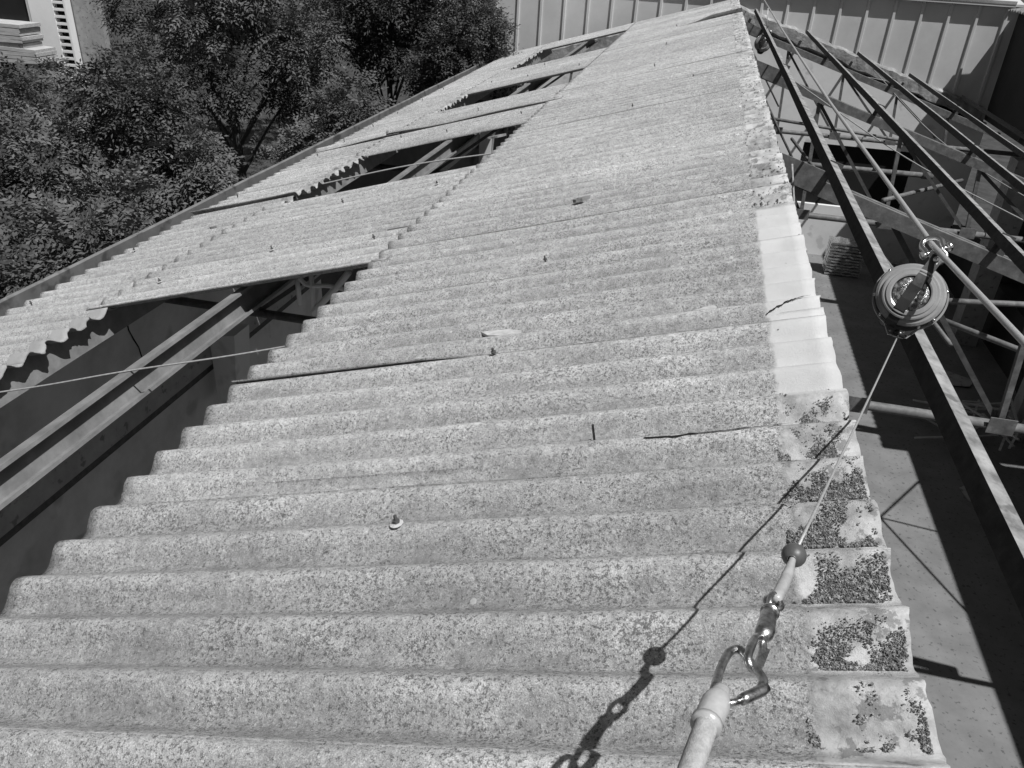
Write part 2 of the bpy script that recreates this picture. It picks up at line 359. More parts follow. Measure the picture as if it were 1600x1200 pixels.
def c_purlin(sl, s, y0, y1, name, m='purlin', side=1, hh=0.16, b=0.07, lip=0.02, off=-0.062, seed=0, two=False):
    """lipped channel lying along y under slope sl, open towards the ridge (side=1) or away (-1)"""
    t = 0.006
    prof = [(0, 0), (-b, 0), (-b, -lip), (-b+t, -lip), (-b+t, -t), (-t, -t), (-t, -hh+t), (-b+t, -hh+t), (-b+t, -hh+lip), (-b, -hh+lip), (-b, -hh), (0, -hh)]
    if side < 0: prof = [(-b-p, q) for p, q in reversed(prof)]
    ys = np.arange(y0, y1+0.001, 0.25); n = len(prof); V = []; F = []
    for i, y in enumerate(ys):
        wob = 0.004*n1(y*0.9, seed); wz = 0.004*n1(y*0.7, seed+5)
        for p, q in prof: V.append(sl(s+p+wob, y, off+q+wz))
    for i in range(len(ys)-1):
        for j in range(n):
            j2 = (j+1) % n; F.append((i*n+j, i*n+j2, (i+1)*n+j2, (i+1)*n+j))
    F.append(tuple(range(n))); F.append(tuple(len(V)-n+j for j in reversed(range(n))))
    o = mk(name, V, F, m, shed)
    if two:                                # shade put into the web colour, sunlit pale tone kept on the top flange
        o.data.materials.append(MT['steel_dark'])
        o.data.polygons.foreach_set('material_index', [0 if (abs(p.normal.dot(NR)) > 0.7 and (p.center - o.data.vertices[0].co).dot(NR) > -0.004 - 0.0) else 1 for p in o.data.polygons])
    return o
for i, s in enumerate((0.20, 1.25, 2.36, 3.46, 4.66, 5.55)):
    if i == 4: c_purlin(LS, 4.635, -2.0, 21.4, 'purlin', m='purlin_left', seed=i, side=-1, hh=0.175)
    else: c_purlin(LS, s, -2.0, 21.4, 'purlin', m='purlin_left', seed=i)
XP = [0.4718, 1.7389, 3.006, 4.2731, 5.56]
for i, x in enumerate(XP):
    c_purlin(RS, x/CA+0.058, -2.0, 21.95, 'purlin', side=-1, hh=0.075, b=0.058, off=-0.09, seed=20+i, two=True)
# cleats that carry the right purlins on the trusses, bracing rods and loose conduits
for x in XP:
    for y in TRUSS_Y[1:]:
        MB().obox(RS(x/CA+0.055, y-0.02, -0.17), NR*0.09, (0, 0.006, 0), (CA*0.05, 0, -SA*0.05)).build('cleat', 'steel_dark', shed)
for q in ((5.75, 10.5), (5.75, 6.75), (5.75, 8.85)):
    MB().tube([RS(4.85/CA, 8.9, -0.27), RS(q[0]/CA, q[1], -0.27)], 0.02, 6).build('brace_rod', 'steel', shed, True)
for p, q, rr in (((0.62, 14.45, -2.12), (3.35, 14.75, -2.16), 0.045), ((0.85, 12.3, -1.30), (2.1, 7.4, -2.05), 0.022), ((2.2, 8.9, -2.2), (3.9, 9.2, -2.16), 0.035),
                 ((2.0, 8.3, -2.1), (3.6, 7.4, -2.25), 0.03), ((0.7, 15.5, -1.6), (4.2, 16.4, -2.0), 0.028), ((1.9, 10.6, -1.6), (3.6, 13.5, -1.9), 0.03)):
    MB().tube([p, q], rr, 8).build('conduit', 'steel', shed, True)
for p, q in (((3.35, 14.75, -2.16), (3.52, 14.77, -2.163)),):
    MB().tube([p, q], 0.062, 10).build('conduit_cap', 'steel_dark', shed, True)
# loose board bridging from under the ridge to the first purlin (grey plate in the photo)
for y in TRUSS_Y[1:]:
    MB().obox(RS(0.18, y-0.085, -0.24), (CA*0.34, 0, -SA*0.34), (0, 0.008, 0), NR*0.085).build('ridge_plate', 'steel', shed)
    if y > 7: MB().tube([(0.06, y-0.09, -0.30), (0.55, y-0.3, -1.0), (1.0, y-0.4, -1.62)], 0.016, 6).build('hanging_rod', 'steel_dark', shed, True)

# eave gutter: inner/outer skin with rolled lip, in lengths, plus brackets
gx0, gx1, gz = -5.43, -5.66, -1.735
for i in range(11):
    ya = -2.0+2.13*i; yb = ya+2.12
    prof = [(gx0, gz+0.0), (gx0, gz-0.2), (gx1, gz-0.2), (gx1, gz+0.06), (gx1-0.02, gz+0.075), (gx1-0.035, gz+0.055), (gx1-0.012, gz+0.04), (gx1-0.006, gz-0.206), (gx0+0.006, gz-0.206), (gx0+0.006, gz)]
    n = len(prof); V = []
    dz = 0.006*n1(i*1.7, 2)
    for k in range(5):
        y = ya+(yb-ya)*k/4
        V += [(px_+0.006*n1(y*1.3, 4), y, pz_+dz+0.005*n1(y, 6)) for px_, pz_ in prof]
    F = [(k*n+j, k*n+(j+1) % n, (k+1)*n+(j+1) % n, (k+1)*n+j) for k in range(4) for j in range(n)] + [tuple(reversed(range(n))), tuple(4*n+j for j in range(n))]
    gt = mk('gutter', V, F, 'gutter', shed)
    MB().box((gx1-0.012, yb-0.04, gz-0.2), (gx1+0.006, yb+0.04, gz+0.066)).build('gutter_joint', 'gutter', gt)

# ---------------------------------------------------------------- corrugated sheets (each one an object)
AMP = 0.0255
def sheet(s0, s1, w0, w1, npw=10, seed=0, lap=0.0025, lift=None, clean=0.19, jag0=0.0, jag1=0.004, cutlow=None, base=0.0):
    """s0..s1 down the slope, w0..w1 in waves; the near (w0) edge laps over its neighbour"""
    th = 0.0065; nw = max(2, int((w1-w0)*npw)); ws = np.linspace(w0, w1, nw+1)
    L_ = s1-s0; cuts = sorted(set([0, 0.05, 0.1, 0.17, 0.21, 0.32] + list(np.linspace(0.55, L_-0.25, max(2, int(L_/0.35)))) + [L_-0.12, L_-0.05, L_]))
    V = []; U = []; Lc = []; ns = len(cuts)
    for w in ws:
        e1 = jag1*(n1(w*2.3, seed)*1.6+n1(w*9.0, seed+3)); e0 = jag0*(n1(w*1.9, seed+9)*2.0+n1(w*7.0, seed+4))
        if cutlow: e1 -= cutlow(w)
        for c in cuts:
            s = s0+c
            k = c/L_; s_ = s + e1*max(0, (k-0.8)/0.2) + e0*max(0, 1-k/0.2)
            off = AMP*(math.cos(2*math.pi*w)-1) + base
            q = max(0.0, min(1.0, 1-(w-w0-0.5)/1.2)); off += lap*q*q*(3-2*q)
            off += 0.003*max(0, (k-0.55)/0.45)
            off += 0.0035*n1(s*1.1+seed, w*0.21)
            if lift: off += lift(s, w)
            y = Y0+w*WAVE+0.003*n1(s*0.8, seed+w*0.05)
            V.append(LS(s_, y, off)); U.append((s, y)); Lc.append((c - (0 if clean == 0.19 else 0.19-clean) * -1 if clean != 0.19 else c, w-w0))
    nt_ = len(V); V2 = [v - NL*th for v in V]; F = []
    id_ = lambda i, j: i*ns+j
    for i in range(nw):
        for j in range(ns-1):
            F.append((id_(i, j), id_(i, j+1), id_(i+1, j+1), id_(i+1, j)))
            F.append((nt_+id_(i, j), nt_+id_(i+1, j), nt_+id_(i+1, j+1), nt_+id_(i, j+1)))
    sm = len(F)
    for i in range(nw):
        for j in (0, ns-1):
            q = (id_(i, j), id_(i+1, j), nt_+id_(i+1, j), nt_+id_(i, j)); F.append(q if j == 0 else q[::-1])
    for j in range(ns-1):
        for i in (0, nw):
            q = (id_(i, j), nt_+id_(i, j), nt_+id_(i, j+1), id_(i, j+1)); F.append(q if i == 0 else q[::-1])
    o = mk('roof_sheet', V+V2, F, 'sheet', shed, False, {'slope': U+U, 'local': Lc+Lc})
    fl = [True]*sm + [False]*(len(F)-sm); o.data.polygons.foreach_set('use_smooth', fl)
    return o
# row A (below the ridge)
w = -17.3; i = 0
while w < 112:
    we = min(w+5, 113.0)
    lf = None
    if abs(w-7.7) < 0.1: lf = lambda s, w_, a=w: 0.017*max(0, min(1, (s-1.22)/0.2))*max(0, 1-(w_-a+0.6)/1.4)
    if abs(w-87.7) < 0.1: lf = lambda s, w_, a=w: 0.075*max(0, min(1, (0.95-s)/0.35))*max(0, 1-(w_-a+0.6)/2.0)
    def chip(w_, sd=i):
        a = n1(w_*1.3, sd+40); return 0.05*max(0, a-0.45)*2 if 2 < w_ else 0.0
    sheet(0, 2.43+0.012*n1(i*3.1, 5), w-0.6, we+0.05, npw=(14 if w < 20 else 10), seed=i, lift=lf, cutlow=None, jag0=0.006, lap=(0.0075 if i in (7, 11, 14, 19) else 0.0022))
    w += 5; i += 1
# row B (middle, with the missing sheets)
def run(row, a, b, s0, s1, step, seed, lap0=None, **kw):
    n = max(1, round((b-a)/step)); st = (b-a)/n
    for k in range(n):
        lf = None
        if k == 0 and lap0: lf = lambda s, w_, a_=a, h=lap0: h*max(0, 1-(w_-a_)/1.6)*(0.75+0.5*n1(s*0.9, a_))
        sheet(s0+0.01*n1(seed+k*2.2, 1), s1+0.012*n1(seed+k*1.3, 2), a+k*st-(0 if k == 0 else 0.6), a+(k+1)*st+0.05, seed=seed+k, lift=lf, clean=0.14, jag0=0.022, jag1=0.010, npw=(12 if a < 30 else 9), **kw)
for j, (a, b, lp) in enumerate(((-17.3, -4, None), (15.9, 30.5, 0.012), (42.6, 48.3, None), (48.45, 57.2, 0.085), (67.2, 82.4, None), (103.2, 113, None))):
    run('B', a, b, 2.26, 4.62, 5.3, 100+20*j, lp, base=-0.004)
for j, (a, b, lp) in enumerate(((-17.3, 31.9, None), (31.95, 48.3, 0.05), (48.45, 113, 0.07))):
    run('C', a, b, 4.46, 5.70, 5.0, 300+40*j, lp, base=-0.008)

# hook bolts with washers along the purlin lines
bolt_spots = []
for s, ks in ((1.21, (1, 7, 13, 19, 38, 55, 70, 88)), (2.62, (19, 27, 45, 69)), (3.5, (20, 27, 44, 52, 70, 78)),
              (4.25, (18, 30, 46, 56, 72)), (5.45, (18, 25, 35, 46, 51, 57, 63, 70, 77))):
    for k in ks: bolt_spots.append((s+0.03*n1(k*1.1, s), k))
for k0, (s, k) in enumerate(bolt_spots):
    c = LS(s, Y0+k*WAVE, 0.003); ax = (NL + Vector((0.25*n1(k, 1), 0.4*n1(k, 2), 0))).normalized()
    b = MB().tube([c-ax*0.01, c+ax*(0.028+0.012*abs(n1(k, 5)))], 0.0052, 6).tube([c+ax*0.007, c+ax*0.015], 0.0105, 6)
    bo = b.build('hook_bolt', 'steel_dark', shed)
    if k0 % 3 == 0:
        MB().lathe([(0.017, 0.0), (0.02, 0.004), (0.010, 0.007)], c, NL, 10).build('washer', 'shard', bo)

# right hand columns and openings

for y in (6.15, 11.5, 17.3):
    MB().box((5.55, y-0.25, -H), (6.02, y+0.2, ZB-0.07)).build('column', 'concrete', shed)
MB().box((5.55, 13.2, -H), (5.8, 13.5, -4.2)).build('column', 'concrete', shed)

# ================================================================ tall clad hall behind the far gable
hall = empty('clad_hall', (0, 22, -H), 'tall hall with pale ribbed wall panels closing the far end of the shed', 'building')
YW = 22.0; TOP = 0.16
MB().box((-7.6, YW+0.05, -H), (6.25, YW+0.3, TOP)).build('wall_core', 'plaster_light', hall)
px0 = -7.2; k = 0
while px0 < 6.2:
    x1 = min(px0+0.6, 6.25)
    b = MB(); b.box((px0+0.004, YW+0.0, -0.30-abs(px0+0.3)*TA-0.62), (x1-0.004, YW+0.048, TOP-0.003)); b.build('wall_panel', 'clad', hall)
    b = MB(); b.prism([(-0.045, 0), (0.045, 0), (0.026, -0.045), (-0.026, -0.045)], (px0, YW-0.001, 0), (1, 0, 0), (0, 1, 0), 0, 1)
    zb = -0.34-abs(px0)*TA-0.30
    V = [(a, b_, zb if c_ < 0.5 else TOP-0.006) for a, b_, c_ in b.V]; mk('panel_rib', V, b.F, 'clad', hall)
    px0 += 0.6; k += 1
# eave: soffit, gutter strip and a glimpse of the roof
o = MB().box((-7.8, YW-0.13, TOP), (6.1, YW+0.4, TOP+0.05)).build('eave_board', 'clad', hall)
o = MB().box((-7.8, YW-0.14, TOP+0.053), (6.1, YW-0.10, TOP+0.12)).build('eave_gutter', 'chrome', hall)
V = [(-7.8, YW-0.09, TOP+0.06), (6.3, YW-0.09, TOP+0.06), (6.3, YW+7, TOP+1.2), (-7.8, YW+7, TOP+1.2)]
mk('roof', V + [(x, y, z-0.05) for x, y, z in V], [(0, 1, 2, 3), (7, 6, 5, 4), (0, 4, 5, 1), (1, 5, 6, 2), (2, 6, 7, 3), (3, 7, 4, 0)], 'clad', hall)
# pale gable below the roof line with a dark opening, built as pieces round the hole
ox0, ox1, oz0, oz1 = 2.25, 4.95, -4.75, -3.2
gab = MB().box((XW, YW-0.14, oz1), (6.3, YW-0.005, -2.35)).build('gable_wall', 'plaster_light', hall)
def tri(x0, x1, dz):
    b = MB(); V = []
    for x in (x0, x1):
        for y in (YW-0.14, YW-0.005):
            V += [(x, y, -2.352), (x, y, -0.36-abs(x)*TA-dz)]
    return b.add(V, [(0, 1, 3, 2), (4, 6, 7, 5), (0, 4, 5, 1), (2, 3, 7, 6), (1, 5, 7, 3), (0, 2, 6, 4)])
tri(XW, -0.001, 0.22).build('gable_wall', 'plaster_light', hall); tri(0.001, 6.3, 0.22).build('gable_wall', 'plaster_light', hall)
MB().box((XW, YW-0.14, -H), (ox0, YW-0.005, oz1-0.002)).build('gable_wall', 'plaster_light', hall)
MB().box((ox1, YW-0.14, -H), (6.3, YW-0.005, oz1-0.002)).build('gable_wall', 'plaster_light', hall)
MB().box((ox0+0.002, YW-0.14, -H), (ox1-0.002, YW-0.005, oz0)).build('gable_wall', 'plaster_light', hall)
MB().box((ox0, YW-0.012, oz0), (ox1, YW+0.04, oz1)).build('doorway_void', 'black', hall)  # black panel in place of the unlit room beyond
# rough mortar flashing that followed the removed roof
for sgn in (1, -1):
    V = []; n = 60
    for i in range(n+1):
        x = 0.02+6.1*i/n; z = -0.16-x*TA
        t = 0.05*n1(x*4, 3)+0.03*n1(x*13, 4); b_ = -0.30+0.08*n1(x*3, 9)
        for yy, zz in ((YW-0.002, z+t), (YW-0.17-0.02*n1(x*9, 1), z+t-0.06), (YW-0.19-0.02*n1(x*7, 2), z+b_), (YW-0.13, z+b_-0.05)): V.append((sgn*x, yy, zz))
    F = [(i*4+j, i*4+j+1, (i+1)*4+j+1, (i+1)*4+j) for i in range(n) for j in range(3)]
    if sgn < 0: F = [q[::-1] for q in F]
    mk('mortar_flashing', V, F, 'mortar', hall)

# ================================================================ dark hall on the right
side = empty('side_hall', (7, 10, -H), 'dark neighbouring hall whose wall rises along the right side', 'building')
MB().box((6.26, -2, -2.3), (6.75, 22.04, 0.1)).build('wall', 'darkwall', side)
MB().box((6.26, -2, -H), (6.75, 22.04, -4.92)).build('wall', 'darkwall', side)
for y in (1.5, 7, 12.4, 17.9): MB().box((6.30, y, -4.918), (6.8, y+0.5, -2.302)).build('pier', 'plaster_shade', side)  # piers coloured dark to deepen the shade on this side
MB().box((7.9, -2, -H), (8.0, 22, -2.0)).build('wall', 'black', side)  # painted black as the unlit interior behind the openings
def cornice(x0, ya, yb):
    n = int((yb-ya)/WAVE*8); V = []
    for i in range(n+1):
        y = ya+(yb-ya)*i/n; dz = 0.025*math.cos(2*math.pi*y/WAVE)
        V += [(x0, y, 0.12+dz), (9.5, y, 0.75+dz), (x0, y, 0.112+dz), (9.5, y, 0.742+dz)]
    F = []
    for i in range(n):
        a, b = i*4, i*4+4; F += [(a, b, b+1, a+1), (a+2, a+3, b+3, b+2), (a, a+2, b+2, b)]
    mk('roof_sheet', V, F, 'sheet', side, True)
cornice(6.37, -2.0, 10.3); cornice(5.87, 10.35, 21.55)
MB().box((6.2, 21.56, 0.06), (9.5, 22.3, 0.11)).build('eave_board', 'darkwall', side)

# ================================================================ white house far left
house = empty('white_house', (-24, 27, -H), 'white rendered house with a dark window behind the trees', 'building')
def cray(px_, py_):
    d = Matrix((r2, u2, f)).transposed() @ Vector(((px_-800)/1243.5, -(py_-600)/1243.5, 1.0)); return d
def at(px_, py_, Y):
    d = cray(px_, py_); t = (Y-CAM.y)/d.y; q = CAM+d*t; return Vector((q.x, q.y, q.z-H))
HY = 27.0
c0 = at(-60, -60, HY); c1 = at(100, 92, HY)
wa = at(45, 10, HY).x; wb = at(-40, 10, HY).x; wz0 = at(20, 34, HY).z
gr0 = at(82, 10, HY).x; gr1 = at(99, 10, HY).x; c1x = at(108, 40, HY).x
zt = 1.5
MB().box((wa, HY, -H), (gr0, HY+0.3, zt)).build('wall', 'white', house)
MB().box((gr1, HY, -H), (c1x, HY+0.3, zt)).build('wall', 'white', house)
MB().box((gr0+0.002, HY+0.22, -H), (gr1-0.002, HY+0.29, zt)).build('vent_back', 'black', house)
z = -6.0
while z < zt-0.05:
    MB().box((gr0+0.001, HY+0.01, z), (gr1-0.001, HY+0.2, z+0.085)).build('vent_slat', 'white', house); z += 0.235
MB().box((wb-3, HY, -H), (wa-0.002, HY+0.3, wz0)).build('wall', 'white', house)
MB().box((wb-3, HY+0.0, wz0+0.003), (wb, HY+0.3, zt)).build('wall', 'white', house)
wn = MB().box((wb, HY+0.22, wz0), (wa-0.004, HY+0.28, zt)).build('window', 'black', house)
MB().box((wa-0.14, HY+0.05, wz0+0.004), (wa-0.006, HY+0.2, zt-0.1)).build('window_frame', 'clad', wn)
MB().box((c1x+0.01, HY+0.35, -H), (c1x+1.1, HY+0.6, zt-0.2)).build('annex_wall', 'concrete', house)
# boards stacked in front of the house
def plank(px_, py_, Y, Lx, h, d, i):
    p = at(px_, py_, Y); b = MB(); e = 0.08*n1(i*1.3, 7)
    b.box((p.x-Lx, p.y, p.z), (p.x+e, p.y+d, p.z+h)); return b
brd = 0
for px_, py_, nb, Lx in ((52, 64, 5, 2.6), (76, 96, 4, 1.6)):
    for j in range(nb):
        p0 = at(px_, py_, 25.6); zz = p0.z+j*0.125
        e = 0.22*n1(j*2.1+px_, 3)
        b = MB(); b.obox((p0.x-Lx/2+e, 25.6, zz), (Lx/2, 0, 0.03*n1(j*3.7, 5)), (0, 0.5, 0), (0, 0, 0.055))
        o = b.build('stacked_board', 'wood')
        pile = 'upper left pile beside the dark window' if px_ < 60 else 'lower pile nearer the vent slats'
        order = ('bottom', 'second', 'third', 'fourth', 'top') if nb == 5 else ('bottom', 'second', 'third', 'top')
        tag(o, f'weathered pale board, {order[j]} from below in the {pile}' if order[j] not in ('bottom', 'top') else f'weathered pale board, {order[j]} one of the {pile}', 'board', 'boards piled before the white house')
for k, (px_, py_, Lx) in enumerate(((52, 64, 2.6), (76, 96, 1.6))):
    p0 = at(px_, py_, 25.6)
    o = MB().box((p0.x-Lx, 25.15, -H), (p0.x-0.05, 26.05, p0.z-0.06)).build('plinth', 'concrete')
    tag(o, ('wide' if k == 0 else 'narrow') + ' concrete plinth carrying the ' + ('upper left' if k == 0 else 'lower') + ' board pile', 'plinth')

# ================================================================ trees
def spray_cloud(centers, radii, nsp, seed, lsize=0.085, nleaf=11):
    """compound leaves (rachis with paired leaflets) through ellipsoid clumps -> vertex, face and tone arrays"""
    g_ = np.random.default_rng(seed); V = []; T = []
    C_ = np.array(centers); R_ = np.array(radii)
    wgt = R_**2/np.sum(R_**2); idx = g_.choice(len(C_), nsp, p=wgt)
    d = g_.normal(size=(nsp, 3)); d /= np.linalg.norm(d, axis=1)[:, None]
    rr = R_[idx]*(0.55+0.55*g_.random(nsp)**0.5)
    base = C_[idx]+d*rr[:, None]*np.array([1, 1, 0.8])
    ax = d*0.8+g_.normal(size=(nsp, 3))*0.55+np.array([0, 0, -0.12]); ax /= np.linalg.norm(ax, axis=1)[:, None]
    upv = np.array([0, 0, 1.0])+g_.normal(size=(nsp, 3))*0.35
    sd_ = np.cross(ax, upv); sd_ /= np.linalg.norm(sd_, axis=1)[:, None]
    nrm = np.cross(sd_, ax)
    ln = lsize*(3.4+1.6*g_.random(nsp)); tone = 0.55*g_.random(nsp)+0.45*g_.random(len(C_))[idx]
    half = nleaf//2
    for k in range(nleaf):
        last = (k == nleaf-1)
        pos = 1.0 if last else 0.12+0.85*(k//2)/half
        sg = 0 if last else (1 if k % 2 else -1)
        p = base+ax*(ln*pos)[:, None]-np.array([0, 0, 1])*(ln*0.22*pos*pos)[:, None]
        dr = ax if last else sd_*sg*0.88+ax*0.5
        dr = dr+g_.normal(size=(nsp, 3))*0.16; dr /= np.linalg.norm(dr, axis=1)[:, None]
        sz = lsize*(0.8+0.45*g_.random(nsp))*(1-0.25*abs(pos-0.5))
        wd = np.cross(dr, nrm); wd /= np.linalg.norm(wd, axis=1)[:, None]; wd = wd*(sz*0.21)[:, None]
        tip = p+dr*sz[:, None]-np.array([0, 0, 1])*(sz*0.16)[:, None]
        md = p+dr*(sz*0.45)[:, None]
        V.append(np.stack([p, md+wd, tip, md-wd], 1)); T.append(np.repeat(np.clip(tone+g_.normal(size=nsp)*0.12, 0, 1), 4))
    return np.concatenate(V).reshape(-1, 3), np.concatenate(T)
def leaf_mesh(name, V, T, m):
    nf = len(V)//4; me = bpy.data.meshes.new(name)
    me.vertices.add(len(V)); me.vertices.foreach_set('co', V.astype(np.float32).ravel())
    me.loops.add(nf*4); me.loops.foreach_set('vertex_index', np.arange(nf*4, dtype=np.int32))
    me.polygons.add(nf); me.polygons.foreach_set('loop_start', np.arange(0, nf*4, 4, dtype=np.int32))
    me.update(calc_edges=True)
    a = me.attributes.new('tone', 'FLOAT', 'POINT'); a.data.foreach_set('value', T.astype(np.float32))
    me.materials.append(MT[m]); return me
def tree(x, y, top, spread, seed, label, nsp, nclump=12, lsize=0.085, m='leaf', trunk_r=0.13, low=0.45, bushy=False):
    """top: crown top in ridge coordinates"""
    q = random.Random(seed); hgt = top+H
    root = empty('tree', (x, y, -H), label, 'tree', 'leafy trees beside the shed')
    W = W0[root.name]; cs = []; rs = []
    b = MB(); tp = []
    lx, ly = q.uniform(-.3, .3), q.uniform(-.3, .3)
    hT = hgt*0.62
    for i in range(7):
        t = i/6; tp.append(Vector((lx*t+0.1*n1(t*3, seed), ly*t+0.1*n1(t*3, seed+2), hT*t)))
    b.tube(tp, [trunk_r*(1.15-0.75*i/6) for i in range(7)], 8)
    for i in range(nclump):
        an = 2*math.pi*(i*0.382+q.random()*0.1); k = (i+0.5)/nclump
        rad = spread*(0.25+0.75*math.sqrt(q.random()))*(1.0 if k < 0.7 else 0.6)
        zc = hgt*(low+(0.97-low)*k) - 0.3
        c = Vector((math.cos(an)*rad, math.sin(an)*rad, zc)); cr_ = spread*q.uniform(0.20, 0.38)
        cs.append(c); rs.append(cr_)
        st = tp[min(6, 2+int(4*k))]
        mid = (st+c)/2 + Vector((0, 0, 0.15*q.random()))
        b.tube(catmull([st, mid, c], 4), [trunk_r*0.42*(1-0.8*j/8) for j in range(9)], 5)
        for _ in range(3):
            e = c+Vector((q.gauss(0, 1), q.gauss(0, 1), q.gauss(0, 0.7))).normalized()*cr_*0.9
            b.tube([c, (c+e)/2+Vector((0, 0, 0.05)), e], [trunk_r*0.14, trunk_r*0.09, trunk_r*0.04], 4)
    me = bpy.data.meshes.new('trunk'); me.from_pydata(b.V, [], b.F); me.materials.append(MT['bark'])
    me.polygons.foreach_set('use_smooth', [True]*len(me.polygons))
    to = bpy.data.objects.new('trunk', me); link(to); to.parent = root
    V, T = spray_cloud([tuple(c) for c in cs], rs, nsp, seed, lsize)
    co = bpy.data.objects.new('crown', leaf_mesh('crown', V, T, m)); link(co); co.parent = root
    return root
TREES = [
 (-7.4, 5.4, -2.2, 1.3, 'low leafy tree nearest the camera at the left edge of the picture', 1500, 'leaf', 0.115),
 (-8.0, 8.4, -1.9, 1.5, 'bright leafy tree close to the gutter above the corrugated eave', 1900, 'leaf', 0.115),
 (-10.9, 9.2, -1.5, 1.6, 'broad tree at the left edge behind the low nearest tree', 1900, 'leaf', 0.115),
 (-14.0, 13.4, -2.0, 1.8, 'tree standing in front of the white house', 1900, 'leaf', 0.115),
 (-10.2, 12.4, -1.0, 1.5, 'middle tree left of the deep dark gap in the foliage', 2000, 'leaf', 0.115),
 (-11.6, 18.4, 0.6, 1.9, 'tall tree at the top of the picture right of the white house', 2600, 'leaf', 0.125),
 (-7.6, 16.2, -1.7, 1.2, 'tree overhanging the gutter at the middle of the roof', 1400, 'leaf', 0.115),
 (-9.4, 23.4, 1.0, 1.8, 'tall dark tree at the top centre left of the ribbed wall', 2600, 'leaf_dark', 0.13),
 (-6.3, 20.3, 0.1, 1.4, 'slim tree whose twigs hang before the left end of the ribbed wall', 2000, 'leaf_dark', 0.11),
 (-15.5, 24.5, 1.0, 2.5, 'far tree filling the background between the two tall ones', 2400, 'leaf_dark', 0.14),
 (-16.2, 17.2, -2.6, 2.0, 'bushy tree below the board piles of the white house', 1800, 'leaf', 0.12),
 (-12.5, 29.5, 1.2, 2.8, 'distant tree behind the tall dark one at the top centre', 2400, 'leaf_dark', 0.14),
]
for i, (x, y, top, spd, lab, nsp, m, ls) in enumerate(TREES):
    nsp = int(nsp*1.35); ls *= 0.92
    tree(x, y, top, spd, 50+i*3, lab, nsp, nclump=12, lsize=ls, m=m, low=0.55)
# undergrowth in the shade below the crowns
cs = [(-6.4-1.5*(i % 7)-0.5*rng.random(), 4+0.72*i+rng.random(), 0.5+1.2*rng.random()) for i in range(26)]
V, T = spray_cloud(cs, [0.9+0.5*rng.random() for _ in cs], 2200, 999, 0.11, 9)
uo = bpy.data.objects.new('undergrowth', leaf_mesh('undergrowth', V, T, 'leaf_dark')); link(uo)
tag(uo, 'dark undergrowth below the trees beside the shed', 'undergrowth', kind='stuff')

# ================================================================ fall arrest gear
cm = Vector((CAM.x, CAM.y, CAM.z-H))
SP = lambda px_, py_, d_: cm + cray(px_, py_)*d_          # point seen at a photo pixel at a chosen depth
EX = Vector((0.325, 2.945, -0.15)); DB = (EX-cm).dot(f)
SH = SP(1457, 383, DB+0.02); LX, LZ = SH.x, SH.z
#                      # shackle on the lifeline
lp = [Vector((LX+0.03, 21.7, LZ+0.02)), Vector((LX+0.01, 12, LZ-0.03)), Vector((LX, 6.5, LZ-0.03)), SH + Vector((0, 0, 0.0)), SP(1605, 540, DB-0.75), SP(1605, 540, DB-0.75)*2-SH]
o = MB().tube(lp[:3]+[lp[3]]+lp[4:], 0.0105, 8).build('lifeline_rope', 'cable', None, True)
tag(o, 'taut horizontal lifeline running above the first purlin from the far end', 'lifeline')

